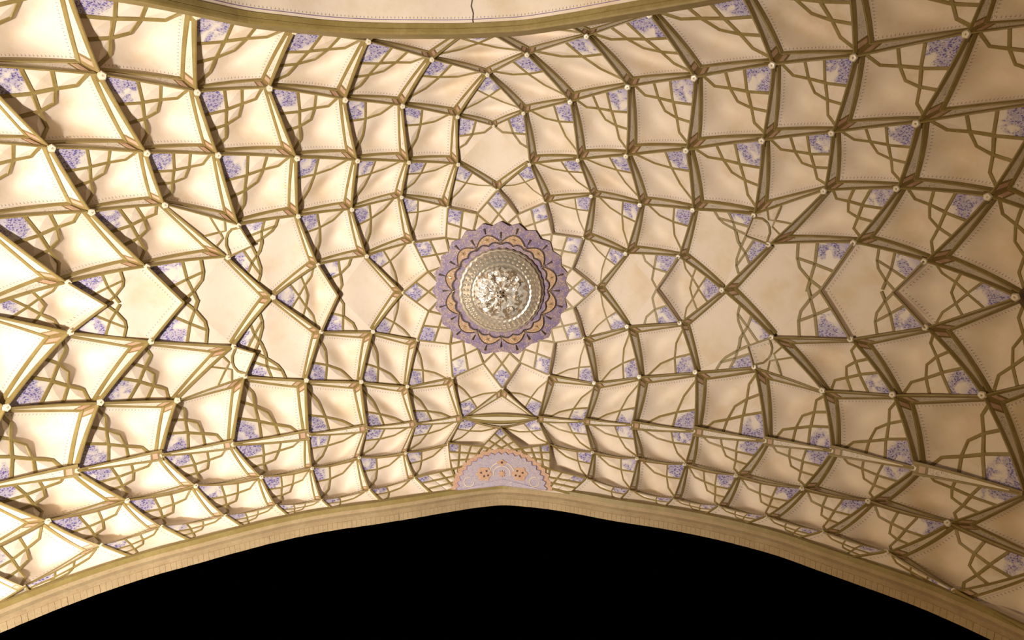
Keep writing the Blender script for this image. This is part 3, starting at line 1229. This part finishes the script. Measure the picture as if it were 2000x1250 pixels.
# twelve apricot petals with dark beaded rims and small stars between them
for i in range(12):
    a0 = TAU * (i + 0.5) / 12 - math.pi / 2
    da = TAU / 24
    n = 10
    vs = []
    outer, inner = [], []
    for k in range(n + 1):
        s = 2 * k / n - 1
        a = a0 + s * da * 0.96
        bow = math.cos(s * math.pi / 2)
        outer.append((RD * (0.705 + 0.115 * bow), a))
        inner.append((RD * (0.690 - 0.005 * bow + 0.035 * abs(math.sin(s * math.pi))), a))
    for (ro, ao), (ri, ai) in zip(outer, inner):
        vs += [mp(ri, ai, 0.060), mp(ro, ao, 0.060), mp(ri, ai, 0.068), mp(ro, ao, 0.068)]
    fs = []
    for k in range(n):
        q = 4 * k
        fs += [(q + 2, q + 3, q + 7, q + 6), (q, q + 2, q + 6, q + 4), (q + 1, q + 5, q + 7, q + 3)]
    pet = mesh_obj('petal', vs, fs, M_ORANGE, med)
    for arc, off in ((outer, 0.0), ([(r - RD * 0.02, a) for r, a in inner], 0.0)):
        pts = [mp(r, a, 0.066) for r, a in arc]
        sd = []
        for k in range(len(pts)):
            sd.append(nrm(np.cross(CU, pts[min(k + 1, n)] - pts[max(k - 1, 0)])))
        v_, f_ = sweep(pts, sd, [CU] * len(pts), RD * 0.011, 0.014)
        mesh_obj('petal_rim', v_, f_, M_MIRROR, pet)
    # mirror star in the petal and boss with spike between two petals
    for (rr, aa, sz, nm) in ((0.755, a0, 0.052, 'petal_star'), (0.715, a0 + da, 0.050, 'rim_star')):
        c = mp(RD * rr, aa, 0.068)
        vs = []
        for k in range(10):
            b = TAU * k / 10 + aa
            r_ = RD * sz * (1 if k % 2 == 0 else 0.5)
            vs.append(c + CX * r_ * math.cos(b) + CY * r_ * math.sin(b))
        vs.append(c + CU * RD * 0.035)
        mesh_obj(nm, vs, [(k, (k + 1) % 10, 10) for k in range(10)], M_MIRROR, pet if nm == 'petal_star' else med)
    for aa in (a0 + da, a0):
        rb = 0.76 if aa != a0 else 0.84
        p0, p1 = mp(RD * rb, aa, 0.062), mp(RD * (rb + 0.085), aa, 0.062)
        s_ = nrm(np.cross(CU, p1 - p0))
        vs = [p0 - s_ * 0.006, p0 + s_ * 0.006, p1 + s_ * 0.016, p1 - s_ * 0.016]
        vs += [q + CU * 0.012 for q in vs]
        mesh_obj('spike', vs, [(4, 5, 6, 7), (0, 1, 5, 4), (1, 2, 6, 5), (2, 3, 7, 6), (3, 0, 4, 7)], M_MIRROR, med)

# stepped mirror dome hanging from the backplate
RB = RD * 0.62
dome = radial('mirror_dome', [(RB, 0.05), (RB * 1.0, 0.10), (RB * 0.97, 0.14), (RB * 0.945, 0.14), (RB * 0.93, 0.19), (RB * 0.90, 0.21),
                              (RB * 0.88, 0.20), (RB * 0.70, 0.255), (RB * 0.66, 0.25), (RB * 0.64, 0.285), (RB * 0.61, 0.295)],
              M_GLASSY, 72, lambda a, r, h: (r * (1 + 0.010 * (1 if int(a / TAU * 72 + .5) % 2 else -1)), h))


def studs(nr, rr, hh, size, kname):
    for i in range(nr):
        a = TAU * (i + 0.5) / nr
        c = mp(RB * rr, a, hh)
        vs = [c + CX * size * math.cos(TAU * k / 6 + a) + CY * size * math.sin(TAU * k / 6 + a) for k in range(6)]
        vs.append(c + CU * size * 0.9)
        mesh_obj(kname, vs, [(k, (k + 1) % 6, 6) for k in range(6)], M_GLASSY, dome)


studs(46, 0.84, 0.213, RD * 0.026, 'mirror_stud')
studs(40, 0.755, 0.238, RD * 0.026, 'mirror_stud')
# faceted mirror field of the dome with a pointed centre
vs, fs = [], []
rings = [(0.61, 0.295), (0.54, 0.325), (0.46, 0.335), (0.38, 0.350), (0.30, 0.352), (0.22, 0.362), (0.14, 0.36), (0.09, 0.375)]
K = 40
rnd = random.Random(3)
for q, (r, h) in enumerate(rings):
    for i in range(K):
        a = TAU * (i + 0.5 * (q % 2)) / K
        j = 0 if q == 0 else rnd.uniform(-0.009, 0.009)
        vs.append(mp(RB * r, a, h + j))
for q in range(len(rings) - 1):
    for i in range(K):
        a, b = q * K + i, q * K + (i + 1) % K
        c, d = a + K, b + K
        if q % 2 == 0:
            fs += [(a, b, c), (b, d, c)]
        else:
            fs += [(a, b, d), (a, d, c)]
mesh_obj('mirror_field', vs, fs, M_DOME, dome)
vs = [mp(RB * (0.115 if k % 2 == 0 else 0.06), TAU * k / 12, 0.374) for k in range(12)] + [mp(0, 0, 0.46)]
mesh_obj('centre_star', vs, [(k, (k + 1) % 12, 12) for k in range(12)], M_DOME, dome)
for i in range(8):                       # cut-glass flowers on the field
    a0 = TAU * (i + 0.3) / 8
    rr = RB * (0.42 if i % 2 else 0.34)
    c = mp(rr, a0, 0.372)
    vs = []
    for k in range(20):
        b = TAU * k / 20
        r_ = RB * (0.085 if k % 2 == 0 else 0.06)
        vs.append(c + CX * r_ * math.cos(b) + CY * r_ * math.sin(b) + CU * (0.0 if k % 2 else 0.012))
    vs.append(c + CU * 0.008)
    mesh_obj('glass_flower', vs, [(k, (k + 1) % 20, 20) for k in range(20)], M_DOME, dome)


# ------------------------------------------------------------------ half medallion above the front arch
hm = empty('half_medallion')
hm['label'] = 'pale lilac half-round painted medallion with peach flowers above the front arch'
hm['category'] = 'medallion'


def hpt(u, v, off):
    c = on_vault(HC[0] + u * 97, HC[1] + v * 84)
    return c - vn(c) * off


def arch_v(u):                            # where the arch cuts the disc
    return -0.15 + 0.13 * abs(u)


def hdisc(name, r0, teeth, depth, off, mat):
    vs, fs = [], []
    n, k = 161, 13
    for i in range(n):
        a = math.pi * i / (n - 1)
        ph = (a / math.pi * teeth) % 1.0
        r = r0 * (1 + depth * (1 - abs(2 * ph - 1)))
        u1, v1 = r * math.cos(a), -r * math.sin(a)
        v1 = min(v1, arch_v(u1))
        for q in range(k):
            s = q / (k - 1)
            u, v = u1 * (1 - s), v1 * (1 - s) - 0.30 * s
            vs.append(hpt(u, min(v, arch_v(u)), off))
    for i in range(n - 1):
        for q in range(k - 1):
            fs.append((i * k + q, i * k + q + 1, (i + 1) * k + q + 1, (i + 1) * k + q))
    for j, i in ((0, 1),):                       # close the strip along the arch
        base = len(vs)
        for m in range(25):
            u = -r0 + 2 * r0 * m / 24
            vs.append(hpt(u * 0.98, arch_v(u * 0.98), off - 0.005))
        vs.append(hpt(0, -0.30, off - 0.005))
        for m in range(24):
            fs.append((base + m, base + m + 1, base + 25))
    return mesh_obj(name, vs, fs, mat, hm, True)


hdisc('peach_border', 0.985, 20, 0.05, 0.014, M_PEACH)
hdisc('violet_line', 0.875, 20, 0.065, 0.022, newmat('violet_line_paint', (0.30, 0.22, 0.42), 0.6)[0])
hdisc('lilac_field', 0.855, 20, 0.065, 0.030, M_PALE)


def blob(name, cu, cv, ru, rv, k, amp, mat, off=0.038):
    vs = [hpt(cu, cv, off)]
    n = 36
    for i in range(n):
        a = TAU * i / n
        r = 1 + amp * math.cos(k * a)
        vs.append(hpt(cu + ru * r * math.cos(a), cv + rv * r * math.sin(a), off))
    return mesh_obj(name, vs, [(0, 1 + i, 1 + (i + 1) % n) for i in range(n)], mat, hm)


def ring_arc(name, cu, cv, r, w_, a0, a1, mat, off=0.036):
    vs = []
    n = 40
    for i in range(n + 1):
        a = a0 + (a1 - a0) * i / n
        for rr in (r - w_, r + w_):
            vs.append(hpt(cu + rr * math.cos(a), cv + rr * 1.1 * math.sin(a), off))
    return mesh_obj(name, vs, [(2 * i, 2 * i + 1, 2 * i + 3, 2 * i + 2) for i in range(n)], mat, hm)


for r in (0.17, 0.25):
    ring_arc('pale_scroll', 0.0, -0.40, r, 0.012, math.pi * 0.92, math.pi * 2.08, M_PLAIN)
for sx in (-1, 1):
    blob('peach_rosette', sx * 0.36, -0.40, 0.150, 0.155, 6, 0.12, M_PEACH)
    for (du, dv) in ((-0.05, -0.06), (0.06, -0.02), (0.0, 0.06), (-0.08, 0.04)):
        blob('dark_floret', sx * (0.36 + du), -0.40 + dv, 0.018, 0.021, 5, 0.25, M_DARK, 0.046)
    ring_arc('pale_scroll', sx * 0.66, -0.22, 0.10, 0.010, 0.0, TAU * 0.8, M_PLAIN)
blob('peach_star', 0.0, -0.40, 0.060, 0.068, 8, 0.30, M_PEACH, 0.042)
blob('peach_lozenge', 0.0, -0.66, 0.085, 0.070, 4, 0.18, M_PEACH)
blob('dark_floret', 0.0, -0.66, 0.022, 0.025, 5, 0.25, M_DARK, 0.046)


# ------------------------------------------------------------------ front arch: fillet, plaster bands and brick edge
wall_front = empty('wall_front', 'structure')


def sweep_arch(name, xs, prof, mat, parent, zfun, yfun, smooth=True):
    """prof = [(dy, dz)] carried along the arch line"""
    vs, fs = [], []
    k = len(prof)
    for x in xs:
        for dy, dz in prof:
            vs.append(V([x, yfun(x) + dy, zfun(x) + dz]))
    for i in range(len(xs) - 1):
        for q in range(k - 1):
            fs.append((i * k + q, (i + 1) * k + q, (i + 1) * k + q + 1, i * k + q + 1))
    return mesh_obj(name, vs, fs, mat, parent, smooth)


FX, FZ = [], []
for q in ((-160, 1246), (-80, 1214), (0, 1184), (60, 1160), (190, 1113), (262, 1090), (400, 1053), (480, 1032), (560, 1013), (640, 998), (740, 984),
          (800, 975), (880, 962), (935, 954), (983, 950), (1030, 953), (1076, 958), (1110, 963), (1200, 979), (1300, 994), (1400, 1013), (1460, 1027), (1520, 1043),
          (1600, 1070), (1700, 1104), (1800, 1139), (1852, 1160), (1890, 1176), (2000, 1226), (2080, 1264), (2160, 1304)):
    g = on_plane_y(*q, Y0)
    FX.append(g[0])
    FZ.append(g[2])
front_z = _pchip(FX, FZ)
fxs = np.linspace(FX[0], FX[-1], 140)
yf = lambda x: Y0
sweep_arch('olive_fillet', fxs, [(-0.030, 0.06), (-0.030, -0.012), (0.030, -0.026), (0.034, 0.05)], M_OLIVE, wall_front, front_z, yf, False)
sweep_arch('plaster_step', fxs, [(0.03, 0.02), (0.034, -0.018), (0.085, -0.020), (0.090, 0.03)], M_BRICK, wall_front, front_z, yf, False)
sweep_arch('plaster_band', fxs, [(0.082, 0.0), (0.09, -0.002), (0.14, 0.014), (0.198, -0.004), (0.21, 0.05)], M_BAND, wall_front, front_z, yf, False)
sweep_arch('plaster_backing', fxs, [(0.0, -0.004), (0.0, 0.40)], M_PLAIN, wall_front, front_z, yf, False)
acc = 0.0
xx = np.linspace(FX[0], FX[-1], 2400)
last = None
starts = [xx[0]]
for a, b in zip(xx[:-1], xx[1:]):
    acc += math.hypot(b - a, front_z(b) - front_z(a))
    if acc > 0.062:
        starts.append(b)
        acc = 0.0
for xa, xb in zip(starts[:-1], starts[1:]):
    A, B = V([xa, 0, front_z(xa)]), V([xb, 0, front_z(xb)])
    t = nrm(B - A)
    up = V([-t[2], 0, t[0]])
    j = random.uniform(-0.004, 0.004) * (1.0 if xa < -1.0 else 0.35)
    g = 0.0012
    vs = []
    for (dy, dz) in ((0.195, -0.012 + j), (0.30 + j, -0.014 + j), (0.30 + j, 0.25), (0.195, 0.25)):
        vs.append(A + t * g + V([0, Y0 + dy, 0]) + up * dz)
        vs.append(B - t * g + V([0, Y0 + dy, 0]) + up * dz)
    mesh_obj('brick', vs, [(0, 1, 3, 2), (2, 3, 5, 4), (4, 5, 7, 6), (6, 7, 1, 0), (0, 2, 4, 6), (1, 7, 5, 3)], M_BRICK, wall_front)
sweep_arch('outer_wall', fxs, [(0.21, 0.05), (0.29, 0.06), (0.29, 2.6), (0.21, 2.6), (0.21, 0.05)], M_BRICK, wall_front, front_z, yf, False)


# ------------------------------------------------------------------ rear arch: olive fillets and cream soffit with a painted fringe
wall_back = empty('wall_back', 'structure')
TX, TY, TZ = [], [], []
for q in ((-160, -70), (40, -36), (250, -2), (330, 14), (400, 29), (480, 45), (560, 54), (640, 62), (720, 66), (800, 67), (920, 66), (1000, 62), (1100, 49), (1200, 32),
          (1300, 15), (1396, -2), (1500, -24), (1640, -56), (1800, -96), (2000, -152), (2200, -215)):
    r = ray(*q)
    # arch plane turned a little about the vertical
    k = -0.04
    s = -1.74 / (r[1] - k * r[0])
    g = r * s
    TX.append(g[0])
    TY.append(g[1])
    TZ.append(g[2])
back_z = _pchip(TX, TZ)
yb = lambda x: -1.74 - 0.04 * x
bxs = np.linspace(TX[0], TX[-1], 120)
sweep_arch('olive_fillet', bxs, [(0.0, 0.30), (0.0, 0.0), (-0.022, -0.012), (-0.062, -0.012), (-0.066, 0.0)], M_OLIVE, wall_back, back_z, yb, False)
sweep_arch('olive_fillet', bxs, [(-0.066, 0.0), (-0.072, -0.010), (-0.125, -0.010), (-0.13, 0.01)], M_OLIVE, wall_back, back_z, yb, False)
# soffit panel with fringe
vs, fs, ea, eb = [], [], [], []
al = 0.0
prev = None
dys = [-0.125, -0.22, -0.4, -0.8, -1.3, -2.0]
for x in bxs:
    c = V([x, yb(x), back_z(x)])
    if prev is not None:
        al += np.linalg.norm(c - prev)
    prev = c
    for dy in dys:
        vs.append(c + V([0, dy, 0.008]))
        ea.append((-dy - 0.125 - 0.025, al))
        eb.append((9.0, al))
k = len(dys)
for i in range(len(bxs) - 1):
    for q in range(k - 1):
        fs.append((i * k + q, (i + 1) * k + q, (i + 1) * k + q + 1, i * k + q + 1))
mesh_obj('soffit', vs, fs, M_PANEL, wall_back, True, {'edge_a': ea, 'edge_b': eb})
pts = [V([x, yb(x) - 0.168, back_z(x) + 0.004]) for x in bxs]
vs = []
for q in pts:
    vs += [q + V([0, 0.004, 0]), q - V([0, 0.004, 0])]
mesh_obj('violet_line', vs, [(2 * i, 2 * i + 1, 2 * i + 3, 2 * i + 2) for i in range(len(pts) - 1)],
         newmat('violet_stripe_paint', (0.20, 0.14, 0.30), 0.6)[0], wall_back)

crk = [(922, 0), (920, 12), (924, 26), (923, 40), (925, 50)]
vs = []
for qx, qy in crk:
    r = ray(qx, qy)
    t_ = 1.0
    for _ in range(40):
        g = r * t_
        t_ *= (back_z(g[0]) - 0.004) / g[2] * 0.5 + 0.5
    g = r * t_
    vs += [g + V([-0.006, 0, 0]), g + V([0.006, 0, 0])]
mesh_obj('plaster_crack', vs, [(2 * i, 2 * i + 1, 2 * i + 3, 2 * i + 2) for i in range(len(crk) - 1)], M_DARK, wall_back)

# ------------------------------------------------------------------ floor of the iwan (below the camera)
flo = mesh_obj('floor', [V([-9, -7, -EYE]), V([9, -7, -EYE]), V([9, 7, -EYE]), V([-9, 7, -EYE])], [(0, 1, 2, 3)], M_STONE)
flo['kind'] = 'structure'
print('objects', len(bpy.data.objects))
